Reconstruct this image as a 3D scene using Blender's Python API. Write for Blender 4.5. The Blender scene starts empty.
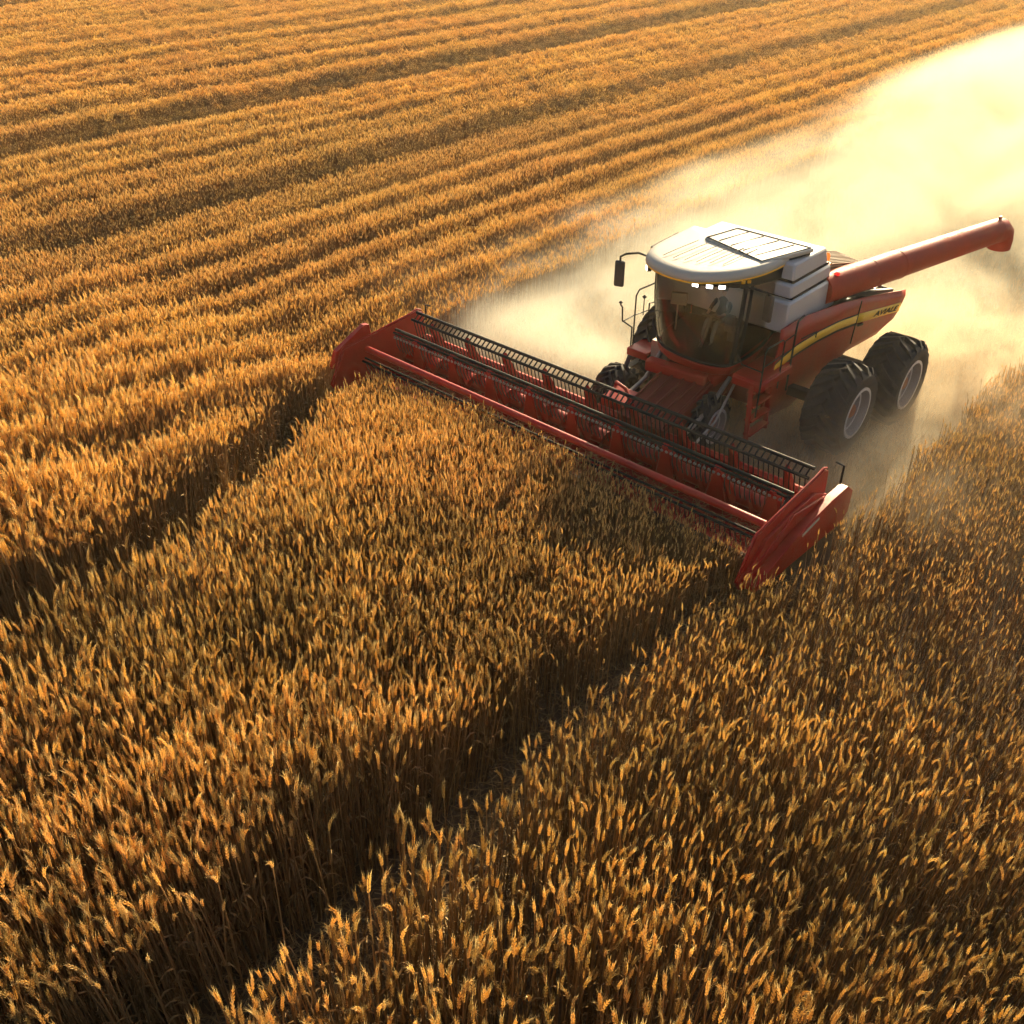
import bpy, bmesh, math, random
import numpy as np
from mathutils import Vector, Matrix

R = math.radians
rng = np.random.default_rng(7)
random.seed(7)
sc = bpy.context.scene
col = sc.collection

# ------------------------------------------------------------------ camera
PITCH, FOC, CAM_H = 34.9, 962.0, 10.0
cam_d = bpy.data.cameras.new('camera')
cam = bpy.data.objects.new('camera', cam_d)
col.objects.link(cam)
cam_d.sensor_width = 36.0
cam_d.lens = 36.0 * FOC / 1024.0
cam_d.clip_start, cam_d.clip_end = 0.1, 2000
cam.location = (0, 0, CAM_H)
cam.rotation_euler = (R(90 - PITCH), 0, 0)
sc.camera = cam

# ------------------------------------------------------------------ light
SUN_AZ, SUN_EL = 24.0, 21.5          # degrees clockwise from +Y, above the horizon
w = bpy.data.worlds.new('World'); sc.world = w; w.use_nodes = True
nt = w.node_tree
bg = nt.nodes['Background']
sky = nt.nodes.new('ShaderNodeTexSky'); sky.sky_type = 'NISHITA'
sky.sun_disc = False
sky.sun_elevation = R(SUN_EL); sky.sun_rotation = R(SUN_AZ)
sky.air_density = 1.0; sky.dust_density = 3.0; sky.ozone_density = 0.6
nt.links.new(sky.outputs[0], bg.inputs[0]); bg.inputs[1].default_value = 0.07
sun_d = bpy.data.lights.new('sun', 'SUN'); sun = bpy.data.objects.new('sun', sun_d); col.objects.link(sun)
sun_d.energy = 5.0; sun_d.angle = R(0.5); sun_d.color = (1.0, 0.815, 0.50)
sd = Vector((math.sin(R(SUN_AZ)) * math.cos(R(SUN_EL)), math.cos(R(SUN_AZ)) * math.cos(R(SUN_EL)), math.sin(R(SUN_EL))))
sun.rotation_euler = sd.to_track_quat('Z', 'Y').to_euler()
sun.location = sd * 80

sc.view_settings.view_transform = 'Standard'
sc.view_settings.look = 'None'
sc.view_settings.exposure = 1.18
sc.view_settings.gamma = 1.0
sc.cycles.max_bounces = 12
sc.cycles.diffuse_bounces = 3
sc.cycles.transmission_bounces = 6
sc.cycles.transparent_max_bounces = 12
sc.cycles.volume_bounces = 7
sc.cycles.use_denoising = True
sc.cycles.use_adaptive_sampling = True
sc.cycles.adaptive_threshold = 0.05
sc.cycles.sample_clamp_indirect = 6.0

# ------------------------------------------------------------------ frame of the machine
# X forward (towards the header), Y to the driver's left, Z up
Bv = np.array([.671, .741]); Bv /= np.linalg.norm(Bv)
Fv = -Bv; Lv = np.array([-Fv[1], Fv[0]])
OG = Fv * -16.0 + Lv * -9.3
YAW = math.atan2(Fv[1], Fv[0])

def to_local(x, y):
    dx, dy = x - OG[0], y - OG[1]
    return dx * Fv[0] + dy * Fv[1], dx * Lv[0] + dy * Lv[1]
def to_world(X, Y):
    return OG[0] + X * Fv[0] + Y * Lv[0], OG[1] + X * Fv[1] + Y * Lv[1]

# ------------------------------------------------------------------ tagging
def tag(o, label=None, cat=None, group=None, kind=None):
    if label: o['label'] = label
    if cat: o['category'] = cat
    if group: o['group'] = group
    if kind: o['kind'] = kind
    return o

# ------------------------------------------------------------------ materials
def newmat(name):
    m = bpy.data.materials.new(name); m.use_nodes = True
    n = m.node_tree.nodes; l = m.node_tree.links
    return m, n, l, n['Principled BSDF'], n['Material Output']

def noise(n, l, scale, detail=5, rough=.6, coord='Object', vec=None, distort=0):
    t = n.new('ShaderNodeTexNoise'); t.inputs['Scale'].default_value = scale
    t.inputs['Detail'].default_value = detail; t.inputs['Roughness'].default_value = rough
    t.inputs['Distortion'].default_value = distort
    if vec is None:
        tc = n.new('ShaderNodeTexCoord'); vec = tc.outputs[coord]
    l.new(vec, t.inputs['Vector'])
    return t.outputs['Fac']

def ramp(n, l, fac, stops):
    r = n.new('ShaderNodeValToRGB')
    els = r.color_ramp.elements
    while len(els) < len(stops): els.new(0.5)
    for e, (p, c) in zip(els, stops):
        e.position = p; e.color = (*c, 1) if len(c) == 3 else c
    l.new(fac, r.inputs[0]); return r.outputs[0]

def mixc(n, l, fac, a, b):
    m = n.new('ShaderNodeMix'); m.data_type = 'RGBA'
    for s, v in ((0, fac), (6, a), (7, b)):
        if hasattr(v, 'links') or isinstance(v, bpy.types.NodeSocket): l.new(v, m.inputs[s])
        else: m.inputs[s].default_value = v if s == 0 else (*v, 1)
    return m.outputs[2]

def paint(name, colr, rough=.38, metal=0, coat=.3, dust=.45, dustcol=(.34, .24, .13), var=.25, spec=.5):
    m, n, l, b, o = newmat(name)
    big = noise(n, l, 1.7, 6, .65)
    fine = noise(n, l, 22, 4, .7)
    c1 = mixc(n, l, ramp(n, l, big, [(.3, (0, 0, 0)), (.75, (1, 1, 1))]), tuple(x * (1 - var) for x in colr), tuple(min(1, x * (1 + var)) for x in colr))
    mul = n.new('ShaderNodeMath'); mul.operation = 'MULTIPLY'
    l.new(big, mul.inputs[0]); l.new(fine, mul.inputs[1])
    df = ramp(n, l, mul.outputs[0], [(.2, (0, 0, 0)), (.5, (dust, dust, dust))])
    c2 = mixc(n, l, df, c1, dustcol)
    l.new(c2, b.inputs['Base Color'])
    mr = n.new('ShaderNodeMapRange'); l.new(mul.outputs[0], mr.inputs[0])
    mr.inputs[1].default_value = .15; mr.inputs[2].default_value = .5
    mr.inputs[3].default_value = rough; mr.inputs[4].default_value = min(1, rough + .35)
    l.new(mr.outputs[0], b.inputs['Roughness'])
    b.inputs['Metallic'].default_value = metal
    b.inputs['Specular IOR Level'].default_value = spec
    b.inputs['Coat Weight'].default_value = coat
    b.inputs['Coat Roughness'].default_value = .15
    bu = n.new('ShaderNodeBump'); bu.inputs['Strength'].default_value = .06; bu.inputs['Distance'].default_value = .02
    l.new(fine, bu.inputs['Height']); l.new(bu.outputs[0], b.inputs['Normal'])
    return m

M = {}
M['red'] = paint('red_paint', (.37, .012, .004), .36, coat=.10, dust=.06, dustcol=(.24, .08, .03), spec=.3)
M['red_dusty'] = paint('dusty_red_paint', (.37, .014, .005), .55, coat=0, dust=.16, dustcol=(.26, .11, .045), spec=.18)
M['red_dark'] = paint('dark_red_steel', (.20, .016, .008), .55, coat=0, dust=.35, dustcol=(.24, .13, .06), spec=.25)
M['orange'] = paint('orange_red_paint', (.38, .018, .003), .42, coat=.0, dust=.10, dustcol=(.34, .14, .05), spec=.22)
M['white'] = paint('off_white_panel', (.46, .41, .33), .45, coat=.2, dust=.4, dustcol=(.55, .44, .28), var=.04)
M['grey'] = paint('grey_panel', (.48, .45, .43), .4, coat=.2, dust=.35, dustcol=(.4, .32, .2), var=.05)
M['black'] = paint('black_steel', (.012, .011, .010), .5, spec=.22, coat=0, dust=.06, dustcol=(.16, .11, .06))
M['charcoal'] = paint('charcoal_plastic', (.035, .032, .03), .5, coat=0, dust=.25)
M['steel'] = paint('bare_steel', (.42, .36, .30), .38, metal=.8, coat=0, dust=.4)
M['rim'] = paint('silver_rim', (.68, .66, .64), .38, metal=.25, coat=.2, dust=.45, dustcol=(.4, .3, .18))
M['hub'] = paint('rusty_orange_hub', (.34, .11, .04), .5, coat=0, dust=.5, dustcol=(.3, .2, .1))
M['rim_dark'] = paint('shaded_steel_barrel', (.26, .25, .25), .45, metal=.2, coat=0, dust=.4, dustcol=(.25, .18, .1))  # shade inside the dish put into the barrel's colour
M['rubber'] = paint('tyre_rubber', (.028, .026, .026), .75, coat=0, dust=.45, dustcol=(.17, .11, .06), spec=.4)
M['yellow'] = paint('yellow_decal', (.95, .52, .025), .4, coat=.15, dust=.0, var=.04)
M['brown'] = paint('brown_lattice', (.20, .115, .055), .6, coat=0, dust=.4)
M['skin'] = paint('skin', (.42, .24, .16), .6, coat=0, dust=0)
M['shirt'] = paint('dark_shirt', (.05, .045, .045), .85, coat=0, dust=.1)
M['trousers'] = paint('grey_trousers', (.17, .165, .155), .85, coat=0, dust=.1)
M['hair'] = paint('dark_hair', (.03, .02, .014), .7, coat=0, dust=0)
M['seat'] = paint('seat_fabric', (.05, .04, .035), .85, coat=0, dust=.1)
M['beige'] = paint('beige_trim', (.34, .27, .18), .7, coat=0, dust=.1)

def glassmat():
    m, n, l, b, o = newmat('tinted_glass')
    n.remove(b)
    tr = n.new('ShaderNodeBsdfTransparent'); tr.inputs[0].default_value = (.82, .80, .72, 1)
    gl = n.new('ShaderNodeBsdfGlossy'); gl.inputs['Roughness'].default_value = .04; gl.inputs[0].default_value = (.9, .9, .9, 1)
    fr = n.new('ShaderNodeFresnel'); fr.inputs[0].default_value = 1.5
    dd = n.new('ShaderNodeBsdfDiffuse'); dd.inputs[0].default_value = (.30, .22, .13, 1)
    nz = noise(n, l, 2.5, 6, .7)
    mm = n.new('ShaderNodeMapRange'); l.new(nz, mm.inputs[0]); mm.inputs[1].default_value = .35; mm.inputs[2].default_value = .8
    mm.inputs[3].default_value = .0; mm.inputs[4].default_value = .03
    m1 = n.new('ShaderNodeMixShader'); l.new(mm.outputs[0], m1.inputs[0]); l.new(tr.outputs[0], m1.inputs[1]); l.new(dd.outputs[0], m1.inputs[2])
    m2 = n.new('ShaderNodeMixShader'); l.new(fr.outputs[0], m2.inputs[0]); l.new(m1.outputs[0], m2.inputs[1]); l.new(gl.outputs[0], m2.inputs[2])
    l.new(m2.outputs[0], o.inputs[0]); return m
M['glass'] = glassmat()

def emit(name, c, s):
    m, n, l, b, o = newmat(name)
    b.inputs['Base Color'].default_value = (*c, 1)
    b.inputs['Emission Color'].default_value = (*c, 1); b.inputs['Emission Strength'].default_value = s
    return m
M['lamp'] = emit('lit_lamp', (1, .95, .85), 3.0)
M['beacon'] = emit('amber_beacon', (.8, .16, .02), .5)
M['tail'] = emit('red_marker', (.7, .02, .015), .5)

# ------------------------------------------------------------------ mesh builder
class MB:
    def __init__(s): s.v = []; s.f = []; s.m = []; s.mi = 0
    def add(s, vs, fs):
        b = len(s.v); s.v += [tuple(map(float, p)) for p in vs]
        s.f += [tuple(b + i for i in f) for f in fs]; s.m += [s.mi] * len(fs); return s
    def mat(s, i): s.mi = i; return s
    def hexa(s, p):   # 8 points: bottom 4 ccw, top 4 ccw
        return s.add(p, [(3, 2, 1, 0), (4, 5, 6, 7), (0, 1, 5, 4), (1, 2, 6, 5), (2, 3, 7, 6), (3, 0, 4, 7)])
    def box(s, c, d, mx=None):
        hx, hy, hz = d[0] / 2, d[1] / 2, d[2] / 2
        p = [(-hx, -hy, -hz), (hx, -hy, -hz), (hx, hy, -hz), (-hx, hy, -hz), (-hx, -hy, hz), (hx, -hy, hz), (hx, hy, hz), (-hx, hy, hz)]
        if mx is not None: p = [tuple(mx @ Vector(q)) for q in p]
        return s.hexa([(q[0] + c[0], q[1] + c[1], q[2] + c[2]) for q in p])
    def beam(s, a, b, wd, ht, up=(0, 0, 1)):
        a, b = Vector(a), Vector(b); d = (b - a); L = d.length; d.normalize()
        sd_ = d.cross(Vector(up)); sd_.normalize(); u = sd_.cross(d)
        mx = Matrix((d, sd_, u)).transposed()
        return s.box((a + b) / 2, (L, wd, ht), mx)
    def tube(s, pts, r, n=8, caps=True):
        pts = [Vector(p) for p in pts]; k = len(pts)
        rs = r if isinstance(r, (list, tuple)) else [r] * k
        T = []
        for i in range(k):
            a = pts[max(0, i - 1)]; b = pts[min(k - 1, i + 1)]; T.append((b - a).normalized())
        nrm = T[0].orthogonal().normalized(); vs = []
        for i in range(k):
            nrm = (nrm - T[i] * nrm.dot(T[i])).normalized(); bn = T[i].cross(nrm)
            for j in range(n):
                a = 2 * math.pi * j / n
                vs.append(pts[i] + (nrm * math.cos(a) + bn * math.sin(a)) * rs[i])
        fs = [(i * n + j, i * n + (j + 1) % n, (i + 1) * n + (j + 1) % n, (i + 1) * n + j) for i in range(k - 1) for j in range(n)]
        if caps: fs += [tuple(range(n - 1, -1, -1)), tuple(range((k - 1) * n, k * n))]
        return s.add(vs, fs)
    def lathe(s, prof, c, ax=(0, 1, 0), n=40, closed=False):   # prof: (radius, along)
        ax = Vector(ax).normalized(); u = ax.orthogonal().normalized(); v = ax.cross(u); c = Vector(c)
        vs = []
        for (r, t) in prof:
            for j in range(n):
                a = 2 * math.pi * j / n; vs.append(c + ax * t + (u * math.cos(a) + v * math.sin(a)) * r)
        k = len(prof); rg = range(k) if closed else range(k - 1)
        fs = [(i * n + j, i * n + (j + 1) % n, ((i + 1) % k) * n + (j + 1) % n, ((i + 1) % k) * n + j) for i in rg for j in range(n)]
        return s.add(vs, fs)
    def loft(s, rings, closed=True, cap=True):
        n = len(rings[0]); k = len(rings); vs = [p for r in rings for p in r]
        J = range(n) if closed else range(n - 1)
        fs = [(i * n + j, i * n + (j + 1) % n, (i + 1) * n + (j + 1) % n, (i + 1) * n + j) for i in range(k - 1) for j in J]
        if cap and closed: fs += [tuple(range(n - 1, -1, -1)), tuple(range((k - 1) * n, k * n))]
        return s.add(vs, fs)
    def prism(s, poly, d):
        n = len(poly); d = Vector(d); vs = [Vector(p) for p in poly] + [Vector(p) + d for p in poly]
        fs = [tuple(range(n - 1, -1, -1)), tuple(range(n, 2 * n))] + [(i, (i + 1) % n, n + (i + 1) % n, n + i) for i in range(n)]
        return s.add(vs, fs)
    def build(s, name, mats, parent=None, bevel=0, smooth=40, solid=0, recalc=True):
        me = bpy.data.meshes.new(name); me.from_pydata(s.v, [], s.f)
        for m in (mats if isinstance(mats, (list, tuple)) else [mats]): me.materials.append(m)
        me.polygons.foreach_set('material_index', s.m)
        if recalc:
            bm = bmesh.new(); bm.from_mesh(me); bmesh.ops.recalc_face_normals(bm, faces=bm.faces); bm.to_mesh(me); bm.free()
        if smooth:
            me.polygons.foreach_set('use_smooth', [True] * len(me.polygons)); me.set_sharp_from_angle(angle=R(smooth))
        o = bpy.data.objects.new(name, me); col.objects.link(o)
        if parent: o.parent = parent
        if solid:
            q = o.modifiers.new('solid', 'SOLIDIFY'); q.thickness = solid; q.offset = 0
        if bevel:
            q = o.modifiers.new('bevel', 'BEVEL'); q.width = bevel; q.segments = 2; q.limit_method = 'ANGLE'; q.angle_limit = R(35)
        return o

def smoothstep(a, b, x):
    t = np.clip((x - a) / (b - a), 0, 1); return t * t * (3 - 2 * t)

# value noise in numpy for the crop layout
_perm = rng.random((256, 256))
def vnoise(x, y, s):
    x = np.asarray(x) / s; y = np.asarray(y) / s
    xi = np.floor(x).astype(int); yi = np.floor(y).astype(int); fx = x - xi; fy = y - yi
    fx = fx * fx * (3 - 2 * fx); fy = fy * fy * (3 - 2 * fy)
    g = lambda a, b: _perm[a % 256, b % 256]
    return (g(xi, yi) * (1 - fx) + g(xi + 1, yi) * fx) * (1 - fy) + (g(xi, yi + 1) * (1 - fx) + g(xi + 1, yi + 1) * fx) * fy

# ------------------------------------------------------------------ ground
def ground():
    m, n, l, b, o = newmat('field_soil')
    a = noise(n, l, .9, 8, .7); f = noise(n, l, 30, 6, .75)
    c = mixc(n, l, a, (.085, .052, .026), (.16, .10, .048))
    c = mixc(n, l, ramp(n, l, f, [(.5, (0, 0, 0)), (.75, (.7, .7, .7))]), c, (.30, .20, .09))
    l.new(c, b.inputs['Base Color']); b.inputs['Roughness'].default_value = .95
    bu = n.new('ShaderNodeBump'); bu.inputs['Strength'].default_value = .7; bu.inputs['Distance'].default_value = .06
    l.new(f, bu.inputs['Height']); l.new(bu.outputs[0], b.inputs['Normal'])
    g = MB(); S = 700; N = 30
    xs = np.linspace(-S, S, N)
    vs = [(x, y, 0) for y in xs for x in xs]
    g.add(vs, [(j * N + i, j * N + i + 1, (j + 1) * N + i + 1, (j + 1) * N + i) for j in range(N - 1) for i in range(N - 1)])
    tag(g.build('ground', m), 'dark soil of the farm field between the crop', 'ground', kind='structure')
ground()

# ------------------------------------------------------------------ wheat
def strawmat(name, base, dark, trans, rough, lo=.0):
    m, n, l, b, o = newmat(name); n.remove(b)
    oi = n.new('ShaderNodeObjectInfo')
    at = n.new('ShaderNodeAttribute'); at.attribute_type = 'INSTANCER'; at.attribute_name = 'tone'
    c = mixc(n, l, oi.outputs['Random'], dark, base)
    hs = n.new('ShaderNodeMix'); hs.data_type = 'RGBA'; hs.blend_type = 'MULTIPLY'; hs.inputs[0].default_value = 1
    l.new(c, hs.inputs[6]); l.new(at.outputs['Color'], hs.inputs[7])
    c = hs.outputs[2]
    d = n.new('ShaderNodeBsdfDiffuse'); l.new(c, d.inputs[0])
    t = n.new('ShaderNodeBsdfTranslucent'); l.new(c, t.inputs[0])
    g = n.new('ShaderNodeBsdfGlossy'); g.inputs['Roughness'].default_value = rough; g.inputs[0].default_value = (.9, .72, .42, 1)
    m1 = n.new('ShaderNodeMixShader'); m1.inputs[0].default_value = trans; l.new(d.outputs[0], m1.inputs[1]); l.new(t.outputs[0], m1.inputs[2])
    m2 = n.new('ShaderNodeMixShader'); m2.inputs[0].default_value = .06; l.new(m1.outputs[0], m2.inputs[1]); l.new(g.outputs[0], m2.inputs[2])
    l.new(m2.outputs[0], o.inputs[0]); return m
M['ear'] = strawmat('wheat_ear', (.95, .725, .32), (.79, .525, .19), .6, .35)
M['stem'] = strawmat('wheat_stem', (.45, .28, .12), (.23, .13, .055), .35, .45)
M['straw'] = strawmat('dry_straw', (.46, .30, .13), (.26, .16, .07), .2, .5)

def stalk(seed, hi, raw=False):
    r = random.Random(seed); g = MB()
    bend = r.uniform(.01, .06); az = r.uniform(0, 6.28); nod = r.uniform(.0, .28) if r.random() < .92 else .7
    def P(t):   # centre line, unit height
        k = bend * t * t
        return Vector((math.cos(az) * k, math.sin(az) * k, t))
    stem_top = .91
    g.mat(0)
    ns = 5 if hi else 3
    g.tube([P(stem_top * i / (ns - 1)) for i in range(ns)], [.0058 - .0022 * i / (ns - 1) for i in range(ns)], 4 if hi else 3, caps=False)
    # leaves: narrow dry blades
    for k in range(2 if hi else 1):
        t0 = r.uniform(.2, .7); a = r.uniform(0, 6.28); ln = r.uniform(.16, .28); wd = r.uniform(.005, .009)
        b0 = P(t0); dv = Vector((math.cos(a), math.sin(a), 0)); sv = Vector((-math.sin(a), math.cos(a), 0))
        pts = []
        nn = 4 if hi else 3
        for i in range(nn):
            q = i / (nn - 1); c = b0 + dv * (ln * .55 * q) + Vector((0, 0, ln * (.75 * q - .85 * q * q)))
            ww = wd * (1 - .85 * q); tw = sv * math.cos(q * 1.5) + Vector((0, 0, 1)) * math.sin(q * 1.5)
            pts += [c - tw * ww, c + tw * ww]
        g.add(pts, [(2 * i, 2 * i + 1, 2 * i + 3, 2 * i + 2) for i in range(nn - 1)])
    # ear
    g.mat(1)
    base = P(stem_top); d = (P(stem_top) - P(stem_top - .05)).normalized()
    side = Vector((math.cos(az), math.sin(az), 0)); ear_len = r.uniform(.066, .094)
    def E(q):
        return base + d * (ear_len * q) + side * (nod * .05 * q * q) - Vector((0, 0, nod * .018 * q * q))
    if hi:
        nk = 9
        for i in range(nk):
            q = (i + .4) / nk; c = E(q); tn = (E(min(1, q + .05)) - E(q - .05)).normalized()
            u = tn.orthogonal().normalized(); v = tn.cross(u)
            sz = .0086 * (1 - .55 * abs(q - .4) ** 1.3) * (1.05 if q < .85 else .7)
            ang0 = (i % 2) * math.pi / 2
            for k in range(2):
                a = ang0 + k * math.pi + .3 * r.uniform(-1, 1); o = u * math.cos(a) + v * math.sin(a); p = tn.cross(o)
                cc = c + o * sz * .62; ln = sz * 1.55
                tip = cc + tn * ln + o * sz * .55; bot = cc - tn * ln * .7 - o * sz * .3
                mid = [cc + o * sz * .6, cc + p * sz * .55, cc - o * sz * .4, cc - p * sz * .55]
                g.add([bot, *mid, tip], [(0, 1 + j, 1 + (j + 1) % 4) for j in range(4)] + [(5, 1 + (j + 1) % 4, 1 + j) for j in range(4)])
                if i % 2 == 0 or i > 6:  # awn
                    e = tip + tn * r.uniform(.02, .04) + o * r.uniform(.003, .012); s_ = p * .0009
                    g.add([tip - s_, tip + s_, e], [(0, 1, 2)])
    else:
        rings = []
        for q, rr in ((0, .005), (.2, .0115), (.5, .0125), (.8, .009), (1.0, .003)):
            c = E(q); j = r.uniform(.85, 1.15)
            rings.append([c + Vector((math.cos(a), math.sin(a), 0)) * rr * j * (1.25 if k % 2 else .8) for k, a in enumerate([i * 6.283 / 5 + q * 2 for i in range(5)])])
        g.loft(rings)
    if raw: return g
    return g.build('wheat_stalk_source', [M['stem'], M['ear']], smooth=0, recalc=True)

def clump(seed):
    r = random.Random(seed); g = MB()
    for k in range(7):
        s_ = stalk(seed * 20 + k, False, raw=True); dx, dy, sz = r.uniform(-.16, .16), r.uniform(-.16, .16), r.uniform(.86, 1.1)
        b = len(g.v); g.v += [(v[0] * 1.25 + dx, v[1] * 1.25 + dy, v[2] * sz) for v in s_.v]
        g.f += [tuple(b + i for i in f) for f in s_.f]; g.m += s_.m
    return g.build('wheat_clump_source', [M['stem'], M['ear']], smooth=0, recalc=True)

def straw_bit(seed, upright):
    r = random.Random(seed); g = MB()
    for k in range(7 if upright else 6):
        a = r.uniform(0, 6.28)
        if upright:
            x, y = r.uniform(-.05, .05), r.uniform(-.05, .05); t = r.uniform(.5, 1)
            g.tube([(x, y, 0), (x + math.cos(a) * .08 * t, y + math.sin(a) * .08 * t, t)], [.009, .007], 3)
        else:
            x, y, z = r.uniform(-.25, .25), r.uniform(-.25, .25), r.uniform(.01, .10); ln = r.uniform(.15, .4)
            p = [(x, y, z), (x + math.cos(a) * ln * .5, y + math.sin(a) * ln * .5, z + r.uniform(0, .08)), (x + math.cos(a + .4) * ln, y + math.sin(a + .4) * ln, max(.01, z + r.uniform(-.05, .06)))]
            g.tube(p, [.006, .006, .004], 3)
    return g.build('straw_source', M['straw'], smooth=0)

def lib(name, objs):
    c = bpy.data.collections.new(name)
    for o in objs:
        col.objects.unlink(o); c.objects.link(o)
    return c
LIB_HI = lib('wheat_near_library', [stalk(100 + i, True) for i in range(12)])
LIB_LO = lib('wheat_far_library', [clump(300 + i) for i in range(12)])
LIB_STUB = lib('stubble_library', [straw_bit(500 + i, True) for i in range(6)])
LIB_STRAW = lib('straw_library', [straw_bit(600 + i, False) for i in range(6)])

def scatter(name, lbl, cat, lb, pos, rot, scl, tone):
    n = len(pos); me = bpy.data.meshes.new(name)
    me.vertices.add(n); me.vertices.foreach_set('co', np.asarray(pos, np.float32).ravel())
    for an, ty, key, dat in (('rot', 'FLOAT_VECTOR', 'vector', rot), ('scl', 'FLOAT_VECTOR', 'vector', scl), ('tone', 'FLOAT_COLOR', 'color', tone)):
        a = me.attributes.new(an, ty, 'POINT'); a.data.foreach_set(key, np.asarray(dat, np.float32).ravel())
    o = bpy.data.objects.new(name, me); col.objects.link(o)
    ng = bpy.data.node_groups.new(name + '_scatter', 'GeometryNodeTree')
    ng.interface.new_socket('Geometry', in_out='INPUT', socket_type='NodeSocketGeometry')
    ng.interface.new_socket('Geometry', in_out='OUTPUT', socket_type='NodeSocketGeometry')
    N, Lk = ng.nodes, ng.links
    gi, go = N.new('NodeGroupInput'), N.new('NodeGroupOutput')
    ip = N.new('GeometryNodeInstanceOnPoints'); ci = N.new('GeometryNodeCollectionInfo')
    ci.inputs['Collection'].default_value = lb; ci.inputs['Separate Children'].default_value = True; ci.inputs['Reset Children'].default_value = True
    def na(nm, ty):
        q = N.new('GeometryNodeInputNamedAttribute'); q.data_type = ty; q.inputs['Name'].default_value = nm; return q.outputs['Attribute']
    Lk.new(gi.outputs[0], ip.inputs['Points']); Lk.new(ci.outputs[0], ip.inputs['Instance'])
    ip.inputs['Pick Instance'].default_value = True
    rv = N.new('FunctionNodeRandomValue'); rv.data_type = 'INT'
    for s_ in rv.inputs:
        if s_.type == 'INT' and s_.name == 'Max': s_.default_value = len(lb.objects) - 1
        if s_.type == 'INT' and s_.name == 'Min': s_.default_value = 0
    ov = [s_ for s_ in rv.outputs if s_.type == 'INT'][0]
    Lk.new(ov, ip.inputs['Instance Index'])
    er = N.new('FunctionNodeEulerToRotation'); Lk.new(na('rot', 'FLOAT_VECTOR'), er.inputs[0])
    Lk.new(er.outputs[0], ip.inputs['Rotation'])
    Lk.new(na('scl', 'FLOAT_VECTOR'), ip.inputs['Scale'])
    Lk.new(ip.outputs[0], go.inputs[0])
    md = o.modifiers.new('scatter', 'NODES'); md.node_group = ng
    return tag(o, lbl, cat, kind='stuff')

def sample(y0, y1, dens, pad=3.0):
    """random ground points in the part of the field the camera can see, y0..y1 metres ahead"""
    hw = lambda y: .56 * (y * .82 + CAM_H * .574) + pad
    b = 2.0; a0, a1 = max(y0 - b, 2.6), y1 + b
    n = int((a1 - a0) * 2 * hw(a1) * dens)
    x = rng.uniform(-hw(a1), hw(a1), n); y = rng.uniform(a0, a1, n)
    pr = np.clip((y1 + b - y) / (2 * b), 0, 1)
    if y0 > 3: pr = pr * np.clip((y - y0 + b) / (2 * b), 0, 1)
    k = (np.abs(x) < hw(y)) & (rng.random(n) < pr); return x[k], y[k]

WALL1 = 3.55        # long left side of the centre strip
def gap_right(X):   # near edge of the right-hand field
    return np.interp(X, [-100, 4.5, 5.5, 8, 14, 20], [4.75, 4.75, 4.25, 4.4, 4.75, 5.0])
def crop_height(X, Y):
    h = np.interp(X, [-60, -10, 3.8, 4.4, 5.4, 14, 20], [.95, .95, 1.0, .95, 1.08, 2.2, 2.6])
    far = smoothstep(-5.5, -13.0, Y)
    h = h * (1 - far) + far * np.minimum(h, 1.05 + .02 * np.maximum(X, 0))
    return h * (1 + (.22 - .12 * far) * (vnoise(X + 50, Y + 90, 2.6) - .5) + .12 * (vnoise(X, Y, .7) - .5))

# tramlines and undulation of the far field
TRAM = [(-13.2, .22, .3), (-16.6, .28, .38), (-20.2, .3, .35), (-25.3, .42, .45), (-32.2, .5, .5), (-40, .6, .5), (-48.5, .7, .5), (-59, .8, .5), (-11.4, .30, .35), (-15.0, .5, .42), (-18.0, .75, .75), (-22.2, .35, .35), (-28.6, 1.15, .9), (-36.0, .7, .55), (-44, .9, .7), (-53, .8, .6), (-66, 1.2, .8)]
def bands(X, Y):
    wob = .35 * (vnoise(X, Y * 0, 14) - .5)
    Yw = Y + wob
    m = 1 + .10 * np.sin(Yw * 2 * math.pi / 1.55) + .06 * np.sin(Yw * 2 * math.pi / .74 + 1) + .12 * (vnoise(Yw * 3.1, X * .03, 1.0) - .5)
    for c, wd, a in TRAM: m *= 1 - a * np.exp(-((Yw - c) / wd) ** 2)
    return m

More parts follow.
